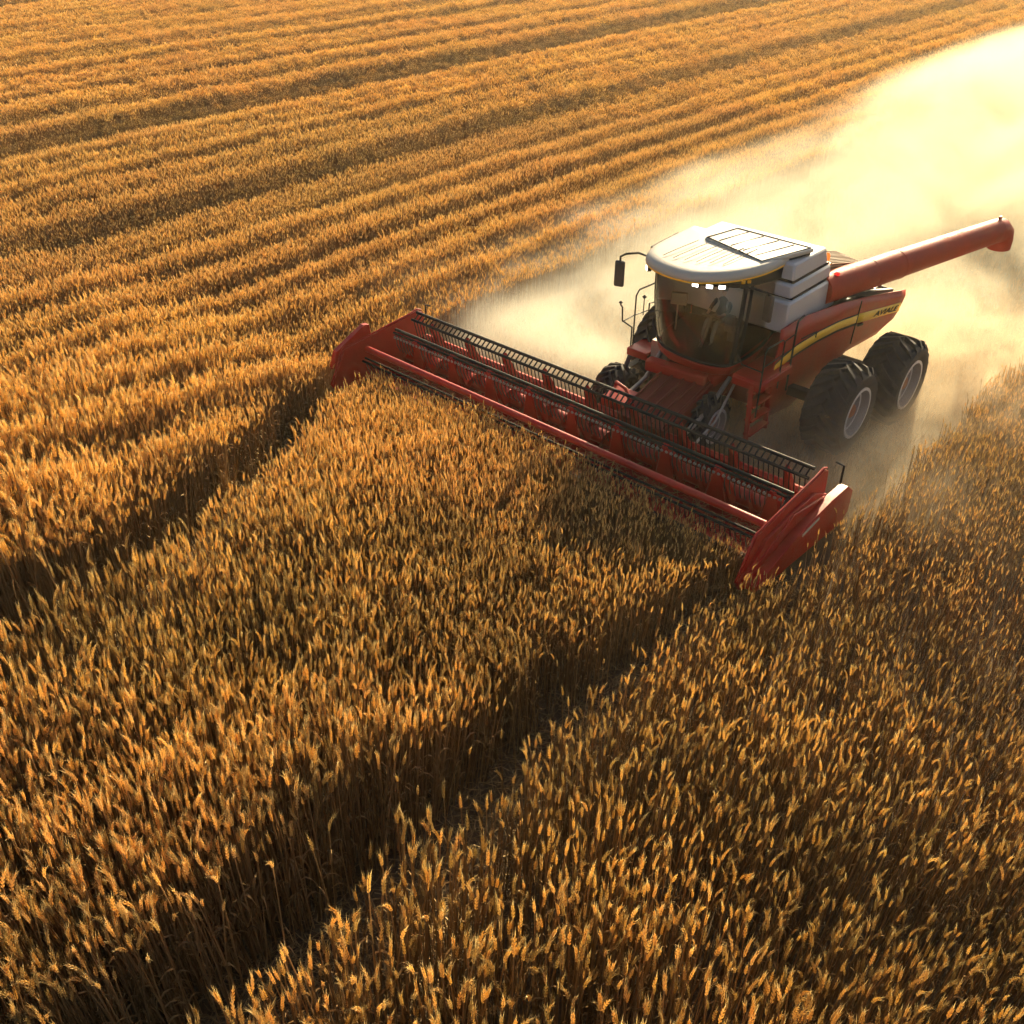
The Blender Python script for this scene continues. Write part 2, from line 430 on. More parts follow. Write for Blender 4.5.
def wheat(name, lbl, lb, x, y, keep, lean=(0.0, 0.0), hs=1.0, wide=1.0, banded=False, tone=1.0, lo=.72):  # lower tone floor on near strips paints the dust's shade into the crop
    X, Y = to_local(x, y)
    k = keep(X, Y)
    x, y, X, Y = x[k], y[k], X[k], Y[k]
    h = crop_height(X, Y) * hs
    tn = np.ones(len(x))
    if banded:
        b = bands(X, Y); h = h * np.clip(b, .18, 1.3); tn = np.clip(.46 + .64 * b, .42, 1.25)  # tone repeats the bands: shaded tramlines and lit crests painted in
    # random gaps so the floor shows through in places
    keep2 = rng.random(len(x)) < np.clip(.35 + 1.3 * vnoise(X + 7, Y + 3, .45), .45, 1)
    x, y, X, Y, h, tn = (q[keep2] for q in (x, y, X, Y, h, tn))
    n = len(x)
    h = h * np.clip(rng.normal(1, .085, n), .7, 1.22)
    lx = .10 * (vnoise(X + 20, Y, 1.7) - .5) + lean[0] + rng.normal(0, .055, n)
    ly = .10 * (vnoise(X, Y + 40, 1.7) - .5) + lean[1] + rng.normal(0, .055, n)
    rz = rng.uniform(0, 6.283, n)
    # tilt in world space towards (lx, ly), after a random spin
    rot = np.stack([-ly, lx, rz], 1)
    # XYZ euler: the tilt has to be turned back by the spin
    c, s = np.cos(rz), np.sin(rz)
    # matrix Rz(spin) first then tilt => use euler with spin innermost: X,Y act first, so rotate the tilt into the spun frame
    rot[:, 0] = c * (-ly) + s * lx; rot[:, 1] = -s * (-ly) + c * lx
    wsc = np.sqrt(h) * 1.02 * wide * rng.uniform(.88, 1.15, n)
    pos = np.stack([x, y, np.zeros(n)], 1)
    scl = np.stack([h * .5 + wsc * .5, h * .5 + wsc * .5, h], 1) * 1.0
    scl[:, 0] *= wide; scl[:, 1] *= wide
    v = tn * tone * rng.uniform(lo, 1.2, n) * (np.clip(.95 + .12 * vnoise(X * .25 + 13, Y + 31, 1.5), .9, 1.1) if banded else np.clip(.70 + .60 * vnoise(X + 13, Y + 31, 1.5), .7, 1.25))  # noise patches in unbanded wheat paint sunlit spots into the tone
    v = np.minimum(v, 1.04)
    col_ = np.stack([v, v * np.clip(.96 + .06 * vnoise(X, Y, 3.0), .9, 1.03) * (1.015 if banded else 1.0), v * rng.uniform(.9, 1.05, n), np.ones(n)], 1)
    return scatter(name, lbl, 'wheat', lb, pos, rot, scl, col_)

HEAD_FRONT = 4.35
def k_right(X, Y):
    e = gap_right(X) + .35 * (vnoise(X, Y * 0 + 5, .5) - .5)
    return (Y > e) | ((X > 5) & (Y > WALL1) & (rng.random(len(X)) < .025))
def k_centre(X, Y):
    e2 = np.interp(X, [4, 5, 6.5, 9, 11, 14, 20], [-5.3, -5.0, -4.2, -2.7, -1.75, -1.2, -.8]) + .3 * (vnoise(X, Y * 0, .6) - .5)
    e1 = WALL1 + .18 * (vnoise(X, Y * 0 + 9, .4) - .5) + np.interp(X, [4, 6, 9], [.45, .2, 0])
    fr = HEAD_FRONT + .15 * (vnoise(Y, X * 0, .3) - .5)
    return (Y < e1) & (Y > e2) & (X > fr)
def k_left(X, Y):
    a = (Y < np.interp(X, [4, 5, 6.5, 9, 11, 14, 20], [-5.9, -5.8, -5.25, -4.05, -3.25, -2.7, -2.4]) + .15 * (vnoise(X, Y * 0 + 3, .4) - .5))  # real gap further out; widened and carried to the header as its shadow
    return a & ((X > 4.6) | (Y < -6.05))

x, y = sample(2.6, 14, 230); 
xr, yr = sample(2.6, 14, 115)
wheat('wheat_crop', 'tall golden wheat filling the lower right field, ears lit from behind', LIB_HI, xr, yr, k_right, lean=(.04, .02), wide=.9, lo=.42)
xr, yr = sample(14, 27, 360)
wheat('wheat_crop', 'brown gold wheat right of the header and the tall rear tyres', LIB_HI, xr, yr, k_right, lean=(.02, .02), wide=.9, lo=.45)
xr, yr = sample(27, 60, 50)
wheat('wheat_crop', 'far wheat seen beyond the auger on the right edge of the dust', LIB_LO, xr, yr, k_right)
wheat('wheat_crop', 'standing wheat strip straight ahead of the red header, near half with the long wall of stems', LIB_HI, x, y, k_centre, lean=(.04, -.01), wide=.9, lo=.45)
x, y = sample(14, 22, 520)
wheat('wheat_crop', 'shaded standing wheat close in front of the red header', LIB_HI, x, y, k_centre, lean=(.04, -.02), wide=.9, lo=.5)
x, y = sample(5, 24, 310)
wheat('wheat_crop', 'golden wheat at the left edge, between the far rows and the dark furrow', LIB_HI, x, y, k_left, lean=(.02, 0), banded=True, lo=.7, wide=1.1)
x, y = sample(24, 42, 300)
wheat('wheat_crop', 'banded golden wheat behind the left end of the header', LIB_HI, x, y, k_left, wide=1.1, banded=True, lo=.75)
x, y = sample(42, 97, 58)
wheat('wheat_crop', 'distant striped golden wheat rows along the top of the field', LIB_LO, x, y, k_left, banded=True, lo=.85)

def bits(name, lbl, cat, lb, x, y, keep, h, tone=1.0):
    X, Y = to_local(x, y); k = keep(X, Y); x, y = x[k], y[k]; n = len(x)
    pos = np.stack([x, y, np.zeros(n)], 1); rot = np.stack([rng.normal(0, .1, n), rng.normal(0, .1, n), rng.uniform(0, 6.28, n)], 1)
    s_ = rng.uniform(.75, 1.25, n); hh = h(*to_local(x, y)) * s_
    sw = np.ones(n) * s_
    scl = np.stack([sw, sw, hh], 1); v = tone * rng.uniform(.7, 1.1, n)
    return scatter(name, lbl, cat, lb, pos, rot, scl, np.stack([v, v, v, np.ones(n)], 1))
x, y = sample(12, 60, 48)
bits('stubble', 'cut stubble behind the header under the dust', 'stubble', LIB_STUB, x, y, lambda X, Y: (X < 2.2) & (Y > -6.05) & (Y < 4.75) , lambda X, Y: .25 + 0 * X, 1.35)
x, y = sample(3, 22, 34)
bits('straw_litter', 'loose broken straw lying in the dark furrows between the wheat strips', 'straw', LIB_STRAW, x, y,
     lambda X, Y: (X > 4) & (((Y > WALL1 - .3) & (Y < gap_right(X) + .5)) | ((Y > -6) & (Y < -1) & (X > 4.5))), lambda X, Y: 1 + 0 * X, .8)

def trough_straw():
    n = 260; X = rng.uniform(2.55, 4.0, n); Y = rng.uniform(-5.4, 3.9, n); x, y = to_world(X, Y)
    z = np.interp(X, [2.5, 2.7, 3.2, 3.9], [.5, .38, .33, .4]) + rng.uniform(0, .1, n)
    v = rng.uniform(.8, 1.3, n)
    scatter('cut_straw', 'freshly cut straw lying in the trough of the header', 'straw', LIB_STRAW, np.stack([x, y, z], 1),
            np.stack([rng.normal(0, .25, n), rng.normal(0, .25, n), rng.uniform(0, 6.28, n)], 1), np.full((n, 3), .7), np.stack([v, v, v, np.ones(n)], 1))
trough_straw()
def chaff():
    n = 520; X = np.clip(2.4 - rng.exponential(3.2, n), -14, 2.4); Y = rng.uniform(-6, 5, n); x, y = to_world(X, Y)
    z = .4 + rng.exponential(.55, n); k = (z < 3.0) & ~((X > -4.3) & (X < 2.3) & (Y > -1.7) & (Y < 3.6)); m = int(k.sum())
    v = rng.uniform(.9, 1.4, m); sc_ = rng.uniform(.10, .26, m)
    scatter('flying_chaff', 'bits of chaff and straw blown up behind the header', 'chaff', LIB_STRAW, np.stack([x[k], y[k], z[k]], 1),
            rng.uniform(-1.2, 1.2, (m, 3)), np.stack([sc_, sc_, sc_], 1), np.stack([v, v, v, np.ones(m)], 1))
chaff()

# ------------------------------------------------------------------ combine harvester
root = bpy.data.objects.new('combine_harvester', None); col.objects.link(root)
root.location = (OG[0], OG[1], 0); root.rotation_euler = (0, 0, YAW)
tag(root, 'red combine harvester with white cab roof and wide reel header cutting the wheat', 'combine harvester')

# ---- body
def side_y(X, z):
    return np.interp(X, [-4.4, -.5, 2], [2.28, 1.80, 1.72]) + .05 * (z - 1.5)
top_x = [.12, -.2, -.9, -1.9, -2.7, -3.6, -4.50]; top_z = [2.44, 2.46, 2.46, 2.40, 2.30, 2.16, 2.00]
bot_x = [.42, .1, -.8, -1.7, -2.6, -3.5, -4.12]; bot_z = [.62, .50, .42, .74, 1.14, 1.18, 1.22]
def panel(flip):
    outer, inner = [], []
    n = 28; rows = 8
    g = MB(); vs = []
    for i in range(n):
        t = i / (n - 1) * 6; 
        tx, tz = np.interp(t, range(7), top_x), np.interp(t, range(7), top_z)
        bx, bz = np.interp(t, range(7), bot_x), np.interp(t, range(7), bot_z)
        for j in range(rows):
            q = j / (rows - 1); X = bx + (tx - bx) * q; z = bz + (tz - bz) * q
            if flip: X = min(X, -.72)
            if i > n - 4 and j < 3: z += .05 * (i - n + 4) * (3 - j) / 3; 
            Y = side_y(X, z) - (.05 if q in (0, 1) else 0)
            vs.append((X, Y if not flip else .5 - Y + .55, z))
    g.add(vs, [(i * rows + j, (i + 1) * rows + j, (i + 1) * rows + j + 1, i * rows + j + 1) for i in range(n - 1) for j in range(rows - 1)])
    return g
pn = panel(False).build('side_panel', M['red'], root, solid=.05, smooth=18)
panel(True).build('side_panel', M['red'], root, solid=.05)
# stripe: yellow band edged in black, following the side panel
def on_panel(X, z, off): return (X, float(side_y(X, z)) + off, z)
sx = np.array([.55, .1, -.5, -1.2, -1.9, -2.5, -2.62]); 
def stripe(xs, zc, hw, off):
    g = MB(); a = [on_panel(X, z + h, off) for X, z, h in zip(xs, zc, hw)]; b = [on_panel(X, z - h, off) for X, z, h in zip(xs, zc, hw)]
    g.add(a + b, [(i, i + 1, len(a) + i + 1, len(a) + i) for i in range(len(a) - 1)])
    return g
xs = np.linspace(.26, -2.55, 16); zc = np.interp(xs, [-2.55, -1.9, -1.2, -.5, .1, .62], [1.90, 1.95, 1.93, 1.85, 1.73, 1.60])
hw = np.interp(xs, [-2.55, 0, .62], [.085, .095, .07])
stripe(xs, zc - .015, hw + .045, .032).build('stripe_edge', M['black'], pn, solid=.004)
stripe(xs, zc, hw, .038).build('stripe', M['yellow'], pn, solid=.004)
xs2 = np.linspace(-2.60, -4.30, 8); zc2 = np.interp(xs2, [-4.3, -2.6], [1.68, 1.895])
stripe(xs2, zc2, np.full(8, .105), .036).build('stripe', M['yellow'], pn, solid=.004)
# lettering
def lettering(txt, size, mat, name, parent, X0, X1, zoff=0):
    cu = bpy.data.curves.new('lettering', 'FONT'); cu.body = txt; cu.size = size; cu.shear = .35; cu.offset = .006; cu.extrude = 0
    o = bpy.data.objects.new('lettering_tmp', cu); col.objects.link(o)
    dg = bpy.context.evaluated_depsgraph_get(); me = bpy.data.meshes.new_from_object(o.evaluated_get(dg))
    bpy.data.objects.remove(o)
    vx = [v.co.x for v in me.vertices]; a, b = min(vx), max(vx)
    for v in me.vertices:
        X = X0 + (X1 - X0) * (v.co.x - a) / (b - a)
        zc_ = float(np.interp(X, [-4.3, -2.6], [1.68, 1.895])) - .055 + zoff + v.co.y
        v.co = Vector(on_panel(X, zc_, .046))
    me.materials.append(mat); q = bpy.data.objects.new(name, me); col.objects.link(q); q.parent = parent
    return q
lettering('AVIALE', .155, M['black'], 'lettering', pn, -3.2, -4.22)
# seams and door handle
g = MB(); 
g.tube([on_panel(-2.57, z, .032) for z in np.linspace(1.33, 2.30, 8)], .014, 5)
g.build('panel_seam', M['black'], pn)
g = MB(); g.beam(on_panel(-2.62, 1.74, .05), on_panel(-2.82, 1.72, .05), .05, .05); g.build('handle', M['black'], pn, bevel=.01)

g = MB()   # hull between the side panels
g.hexa([(-3.9, -.9, 1.2), (-.70, -.65, .85), (-.70, 1.66, .85), (-3.9, 2.0, 1.2), (-3.95, -.9, 1.85), (-.70, -.65, 2.3), (-.70, 1.66, 2.3), (-3.95, 2.1, 1.85)])
g.hexa([(-.69, -.6, .85), (.4, -.5, .85), (.4, 1.45, .85), (-.69, 1.66, .85), (-.69, -.6, 1.52), (.4, -.5, 1.52), (.4, 1.4, 1.52), (-.69, 1.6, 1.52)])
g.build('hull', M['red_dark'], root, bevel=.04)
g = MB()   # rear face
g.hexa([(-4.05, -1.05, 1.3), (-3.9, -1.05, 1.3), (-3.9, 2.18, 1.3), (-4.05, 2.18, 1.3), (-4.22, -1.1, 1.98), (-4.1, -1.1, 1.98), (-4.1, 2.24, 1.98), (-4.22, 2.24, 1.98)])
g.build('rear_panel', M['red'], root, bevel=.02)
g = MB()   # engine deck clutter behind the white housing
g.box((-2.9, .9, 2.10), (1.7, 2.1, .16)); 
g.beam((-2.1, 1.68, 2.42), (-4.1, 2.12, 2.06), .10, .10)
g.beam((-2.1, 1.30, 2.38), (-4.0, 1.55, 2.08), .08, .10)
for i in range(9):
    X = -2.2 - i * .22; g.beam((X, 1.32, 2.42 - i * .035), (X - .05, 1.80 + .03 * i, 2.40 - i * .035), .05, .05)
g.tube([(-2.2, 1.5, 2.5), (-2.7, 1.55, 2.55), (-3.1, 1.6, 2.40), (-3.6, 1.8, 2.36)], .04, 6)
g.tube([(-2.2, 1.62, 2.5), (-2.6, 1.75, 2.42), (-3.2, 1.7, 2.44), (-3.9, 1.95, 2.2)], .03, 6)
g.box((-3.4, .9, 2.2), (.7, .9, .22)); g.box((-2.6, .6, 2.3), (.5, .6, .3))
g.build('engine_deck', M['charcoal'], root, bevel=.015)

# ---- white stepped housing behind the cab
hs_ = MB()
def tier(g, x0, x1, y0, y1, z0, z1, tap=.03):
    g.hexa([(x1, y0, z0), (x0, y0, z0), (x0, y1, z0), (x1, y1, z0), (x1 + tap, y0 + tap, z1), (x0 - tap, y0 + tap, z1), (x0 - tap, y1 - tap, z1), (x1 + tap, y1 - tap, z1)])
tier(hs_, -.14, -2.15, -1.0, 1.74, 2.24, 2.86, .02)
tier(hs_, -.28, -1.88, -.95, 1.66, 2.885, 3.15, .02)
tier(hs_, -.40, -1.78, -.90, 1.60, 3.175, 3.50, .05)
hs_.build('housing', M['grey'], root, bevel=.045)
g = MB(); tier(g, -.34, -1.98, -.94, 1.66, 2.84, 2.91, 0); tier(g, -.40, -1.82, -.90, 1.60, 3.13, 3.20, 0); tier(g, -.3, -2.1, -.9, 1.72, 2.32, 2.39, 0)
g.build('housing_seam', M['black'], root)

# ---- grain tank extension, beacon, marker lamp
g = MB()
P4 = [(-2.2, .95, 3.13), (-2.2, 1.5, 3.00), (-3.6, 1.5, 2.66), (-3.6, .95, 2.76)]
for i in range(15):
    t = i / 14; a = Vector(P4[0]).lerp(Vector(P4[3]), t); b = Vector(P4[1]).lerp(Vector(P4[2]), t); g.beam(a, b, .045, .02)
for i in range(10):
    t = i / 9; a = Vector(P4[0]).lerp(Vector(P4[1]), t); b = Vector(P4[3]).lerp(Vector(P4[2]), t); g.beam(a + Vector((0, 0, .02)), b + Vector((0, 0, .02)), .03, .02)
g.hexa([(-3.6, .9, 2.1), (-2.22, .9, 2.3), (-2.22, 1.45, 2.3), (-3.6, 1.45, 2.1), (-3.6, .92, 2.72), (-2.22, .92, 3.08), (-2.22, 1.45, 2.95), (-3.6, 1.45, 2.62)])
g.build('tank_extension', M['brown'], root)
g = MB(); g.lathe([(0, 0), (.09, 0), (.09, .04), (.06, .05), (.055, .2), (.03, .24), (0, .25)], (-2.1, 1.42, 3.02), (0, 0, 1), 14); g.build('beacon', M['beacon'], root)
g = MB(); g.lathe([(0, 0), (.05, 0), (.05, .12), (.02, .15), (0, .15)], (-1.98, 1.66, 2.86), (-.4, .6, .5), 12); g.build('marker_lamp', M['tail'], root)

# ---- unloading auger
A0, A1 = Vector((-1.75, 1.55, 2.62)), Vector((-7.75, 2.93, 2.66))
ad = (A1 - A0).normalized()
g = MB(); g.tube([A0 + ad * t for t in (0, 1.2, 2.4)], .31, 28)
g.tube([A0 + ad * 2.38, A0 + ad * 2.44], .316, 28)
L_ = (A1 - A0).length
g.tube([A0 + ad * 2.4, A0 + ad * (L_ - .15)], [.30, .275], 28)
g.tube([A0 + ad * 1.5, A0 + ad * 1.54], .314, 28)
# spout: elbow and hood
tip = A0 + ad * (L_ - .2)
g.tube([tip, tip + ad * .18 + Vector((0, 0, -.015)), tip + ad * .31 + Vector((0, 0, -.11)), tip + ad * .37 + Vector((0, 0, -.26)), tip + ad * .38 + Vector((0, 0, -.46))], [.278, .285, .28, .27, .26], 28)
g.box(tip + ad * .1 + Vector((0, 0, .30)), (.1, .05, .06))
g.build('unloading_auger', M['orange'], root, smooth=50)

# ---- wheels
def wheel(c, rad, wid, side, name='wheel', lugs=22, deep=True):
    """c: centre of the tyre; side=+1 outer face towards +Y"""
    cx, cy, cz = c; h = wid / 2; rr = rad - .095; rim_r = rad * .53
    g = MB(); g.lathe([(0, -h * .5), (.12, -h * .5), (.12, h * .3), (0, h * .3)], c, (0, side, 0), 16)
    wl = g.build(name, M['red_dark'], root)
    t = MB()
    prof = [(rim_r, -h * .80), (rim_r + .06, -h * .93), (rim_r + (rr - rim_r) * .55, -h * 1.0), (rr - .07, -h * .96), (rr - .015, -h * .82), (rr, -h * .4), (rr + .006, 0), (rr, h * .4), (rr - .015, h * .82), (rr - .07, h * .96), (rim_r + (rr - rim_r) * .55, h * 1.0), (rim_r + .06, h * .93), (rim_r, h * .80)]
    t.lathe(prof, c, (0, side, 0), 56)
    for s in (-1, 1):
        for k in range(lugs):
            a0 = 2 * math.pi * (k + (.5 if s > 0 else 0)) / lugs
            rings = []
            for q in np.linspace(0, 1, 6):
                yy = s * (h * 1.0 * q - .03) ; a = a0 - .42 * q ** .8 * (rad / .93) ** -.5
                ro = rad - .012 * q ** 2 - .10 * max(0, q - .8) / .2; ri = rr - .03 - .16 * max(0, q - .75) / .25
                wa = (.036 + .012 * q) / rad * .95
                rings.append([(cx + r_ * math.cos(a + w_), cy + yy * (1.0 if q < 1 else 1.0), cz + r_ * math.sin(a + w_)) for r_, w_ in ((ri, -wa), (ro, -wa * .75), (ro, wa * .75), (ri, wa))])
            t.loft(rings)
    t.build('tyre', M['rubber'], wl, smooth=35)
    r = MB()
    rp = [(rim_r - .015, h * .80), (rim_r + .035, h * .86), (rim_r + .035, h * .93), (rim_r - .02, h * .93), (rim_r - .045, h * .80), (rim_r - .06, h * .58), (rim_r - .095, h * .55), (rim_r - .12, h * .30), (rim_r * .74, h * .26), (rim_r * .7, h * .22), (0, h * .2)]
    r.lathe(rp, c, (0, side, 0), 48)
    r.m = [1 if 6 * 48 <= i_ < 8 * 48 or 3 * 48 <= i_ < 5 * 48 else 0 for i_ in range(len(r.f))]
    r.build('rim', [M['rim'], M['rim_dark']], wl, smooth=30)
    u = MB(); hp = [(rim_r * .72, h * .27), (rim_r * .55, h * .36), (rim_r * .32, h * .40), (rim_r * .28, h * .66), (rim_r * .2, h * .72), (0, h * .72)]
    u.lathe(hp, c, (0, side, 0), 28)
    for k in range(10):
        a = k * math.pi / 5; u.lathe([(.022, 0), (.022, .05), (0, .05)], (cx + math.cos(a) * rim_r * .42, cy + side * h * .36, cz + math.sin(a) * rim_r * .42), (0, side, 0), 6)
    u.build('hub', M['hub'], wl, smooth=30)
    return wl
wheel((-.62, 2.88, .915), .915, .86, 1)
wheel((-2.44, 3.12, .915), .915, .90, 1)
wheel((-.62, -1.25, .93), .93, .7, -1)
wheel((-2.52, -1.25, .93), .93, .7, -1)
wheel((1.42, -1.02, .62), .62, .60, -1, lugs=18)
wheel((1.20, 1.05, .62), .62, .50, 1, lugs=18)
g = MB(); g.beam((-.62, -1.2, .93), (-.62, 2.7, .93), .2, .2); g.beam((-2.52, -1.2, .93), (-2.52, 2.7, .93), .2, .2); g.beam((1.3, -.9, .62), (1.3, .95, .62), .16, .16)
g.box((-1.75, .40, 1.0), (3.0, 2.4, .5)); g.build('chassis', M['black'], root, bevel=.02)

# ---- cab
bot = [(-.62, -.74, 1.85), (.0, -.72, 1.80), (.58, -.64, 1.77), (.78, -.46, 1.75), (.93, -.15, 1.73), (.99, .40, 1.72), (.93, .85, 1.72), (.72, 1.14, 1.73), (-.05, 1.24, 1.80), (-.62, 1.24, 2.02)]
top = [(-.66, -.86, 3.22), (.0, -.84, 3.22), (.72, -.72, 3.22), (.92, -.50, 3.22), (1.0, -.12, 3.22), (.86, .45, 3.22), (.64, .82, 3.22), (.40, 1.06, 3.22), (-.22, 1.27, 3.22), (-.66, 1.32, 3.22)]
def gl(i0, i1, name, parent, off=0):
    g = MB(); rows = 7; ring = []
    # spline in plan for a smooth curved pane
    idx = np.linspace(i0, i1, (i1 - i0) * 4 + 1)
    def sp(arr, t):
        a = np.array(arr); n = len(a); i = int(min(max(math.floor(t), 0), n - 2)); f = t - i
        p0, p1, p2, p3 = a[max(i - 1, 0)], a[i], a[i + 1], a[min(i + 2, n - 1)]
        return .5 * (2 * p1 + (p2 - p0) * f + (2 * p0 - 5 * p1 + 4 * p2 - p3) * f * f + (3 * p1 - p0 - 3 * p2 + p3) * f ** 3)
    for j in range(rows):
        q = j / (rows - 1); r_ = []
        for t in idx:
            b_, t_ = sp(bot, t), sp(top, t); p = b_ + (t_ - b_) * q
            cv = .045 * math.sin(math.pi * q); d = p[:2] - np.array([-.2, .25]); d = d / np.linalg.norm(d); p = p.copy(); p[:2] += d * cv
            r_.append(tuple(p))
        ring.append(r_)
    g.loft(ring, closed=False, cap=False)
    return ring, g
cabm = MB()
ri, gw = gl(2, 7, 'windscreen', None); rl, gd = gl(7, 9, 'door', None); rr_, gr = gl(0, 2, 'side_window', None)
edge = lambda rings, col_: [r[col_] for r in rings]
for rings, c_, rad_ in ((rr_, 0, .06), (ri, 0, .035), (ri, -1, .045), (rl, -1, .085)): cabm.tube(edge(rings, c_), rad_, 8)
for rings in (rr_, ri, rl): cabm.tube(rings[0], .035, 8); cabm.tube(rings[-1], .04, 8)
cabm.box((-.64, .25, 2.0), (.06, 1.8, .4))           # rear bulkhead
cabm.loft([[(p[0] * .97, (p[1] - .25) * .97 + .25, p[2] - dz) for p in bot] for dz in (.03, .0)])   # floor
cab = cabm.build('cab', M['black'], root, smooth=50)
gw.build('windscreen', M['glass'], cab); gr.build('side_window', M['glass'], cab)
door = gd.build('door', M['glass'], cab)
g = MB(); g.tube(edge(rl, 1), .034, 8); g.tube([rl[i][6] for i in range(1, 5)], .012, 6); g.build('door_frame', M['black'], door)
g = MB()   # red sill below the glass
sb = [(p[0] * 1.03 + .03, (p[1] - .25) * 1.04 + .25, p[2] - .04) for p in bot]; s2 = [(p[0] * .96, (p[1] - .25) * .98 + .25, p[2] - .24) for p in bot]
g.loft([s2, sb]); g.build('sill', M['red'], cab, bevel=.025)
# roof
ol = [(-.78, -.97), (.45, -.97), (.98, -.84), (1.27, -.52), (1.40, -.05), (1.36, .42), (1.12, .76), (.75, 1.06), (.28, 1.26), (-.2, 1.34), (-.78, 1.36)]
def spl(pts, m):
    out = []; a = np.array(pts, float); n = len(a)
    for t in np.linspace(0, n - 1, m):
        i = int(min(math.floor(t), n - 2)); f = t - i
        p0, p1, p2, p3 = a[max(i - 1, 0)], a[i], a[i + 1], a[min(i + 2, n - 1)]
        out.append(.5 * (2 * p1 + (p2 - p0) * f + (2 * p0 - 5 * p1 + 4 * p2 - p3) * f * f + (3 * p1 - p0 - 3 * p2 + p3) * f ** 3))
    return out
os_ = spl(ol, 41); cx0, cy0 = -.1, .22
def ringz(k, z0, rise=0): return [(cx0 + (p[0] - cx0) * k, cy0 + (p[1] - cy0) * k, z0 + rise * (1.4 - p[0])) for p in os_]
g = MB(); g.loft([ringz(.985, 3.385, .035), ringz(1.0, 3.41, .035), ringz(.995, 3.46, .035), ringz(.97, 3.525, .035), ringz(.925, 3.555, .035), ringz(.86, 3.567, .034), ringz(.5, 3.578, .03)])
roof = g.build('roof', M['white'], cab, smooth=55)
g = MB(); g.loft([ringz(.975, 3.355, .035), ringz(.99, 3.36, .035), ringz(.99, 3.395, .035)]); g.build('roof_rim', M['yellow'], roof)
g = MB(); vt = spl([(p[0] * k_, (p[1] - .25) * k_ + .25) for k_ in (1.03,) for p in top], 37); g.loft([[(p[0], p[1], z_) for p in vt] for z_ in (3.19, 3.40)]); g.build('visor', M['black'], roof)
g = MB()
for i in range(6):
    t = i / 5; Y = -.42 + 1.1 * t
    pts = [(1.02 - .34 * t ** 2 - s * 1.0, Y + .12 * s, 3.614 - .012 * (1 - s) - .05 * max(0, .25 - s) + .032 * (.4 + s)) for s in np.linspace(0, 1, 6)]
    g.tube(pts, .007, 5)
g.build('roof_rib', M['beige'], roof)
g = MB(); g.beam((.62, -.96, 3.51), (-.3, -.96, 3.555), .05, .05); g.build('roof_rail', M['black'], roof)
lamp_pos = [(.95, .33), (.85, .56), (.73, .74)]
for (a, b) in lamp_pos + [(.86, -.80)]:
    d = Vector((a - cx0, b - cy0, 0)).normalized(); c_ = Vector((a, b, 3.215)) + d * .05
    g = MB(); q = d.cross(Vector((0, 0, 1)))
    mx = Matrix((d, q, Vector((0, 0, 1)))).transposed(); 
    g.mat(0).box(c_ - d * .03, (.08, .15, .10), mx); g.mat(1).box(c_ + d * .017, (.02, .12, .07), mx)
    g.build('work_lamp', [M['black'], M['lamp']], roof, bevel=.008)
for (a, b) in [(1.00, -.05), (.50, 1.04), (.40, 1.10)]:
    d = Vector((a - cx0, b - cy0, 0)).normalized(); q = d.cross(Vector((0, 0, 1))); mx = Matrix((d, q, Vector((0, 0, 1)))).transposed()
    g = MB(); g.box(Vector((a, b, 3.30)), (.05, .07, .06), mx); g.build('indicator', M['yellow'], roof, bevel=.008)
# hatch panel on the roof
H4 = [Vector((.14, 1.18, 3.62)), Vector((-.20, -.30, 3.67)), Vector((-.98, -.06, 3.72)), Vector((-1.14, 1.56, 3.64))]
g = MB(); dn = Vector((0, 0, -.09)); g.hexa([H4[0] + dn, H4[3] + dn, H4[2] + dn, H4[1] + dn, H4[0], H4[3], H4[2], H4[1]])
hatch = g.build('roof_hatch', M['white'], cab, bevel=.03)
g = MB()
for i in range(1, 5):
    t = i / 5; a = H4[0].lerp(H4[1], t); b = H4[3].lerp(H4[2], t); g.tube([a.lerp(b, .1) + Vector((0, 0, .004)), a.lerp(b, .9) + Vector((0, 0, .004))], .012, 5)
ins = [H4[i].lerp((H4[0] + H4[2]) / 2, .06) + Vector((0, 0, .003)) for i in range(4)]
g.tube(ins + [ins[0]], .014, 5); g.build('hatch_rib', M['charcoal'], hatch)
g = MB(); d2 = Vector((0, 0, -.14))
q4 = [H4[i].lerp((H4[0] + H4[2]) / 2, .05) for i in range(4)]
g.hexa([q4[0] + d2, q4[3] + d2, q4[2] + d2, q4[1] + d2, q4[0] + dn * .9, q4[3] + dn * .9, q4[2] + dn * .9, q4[1] + dn * .9]); g.build('hatch_frame', M['black'], hatch)
# mirrors
def mirror(arm, c, yaw):
    g = MB(); g.tube(arm, .022, 7); m_ = g.build('mirror_arm', M['black'], cab)
    mx = Matrix.Rotation(yaw, 3, 'Z'); h_ = MB(); h_.box(c, (.09, .20, .52), mx); h_.build('mirror', M['charcoal'], m_, bevel=.035)
mirror([(.85, -.86, 3.42), (1.0, -1.0, 3.5), (1.2, -1.14, 3.5), (1.3, -1.2, 3.46), (1.3, -1.2, 3.3)], (1.3, -1.2, 3.12), .3)
mirror([(.62, 1.06, 3.24), (.45, 1.25, 3.22), (.25, 1.45, 3.12), (.22, 1.48, 3.0)], (.22, 1.48, 2.82), -.3)
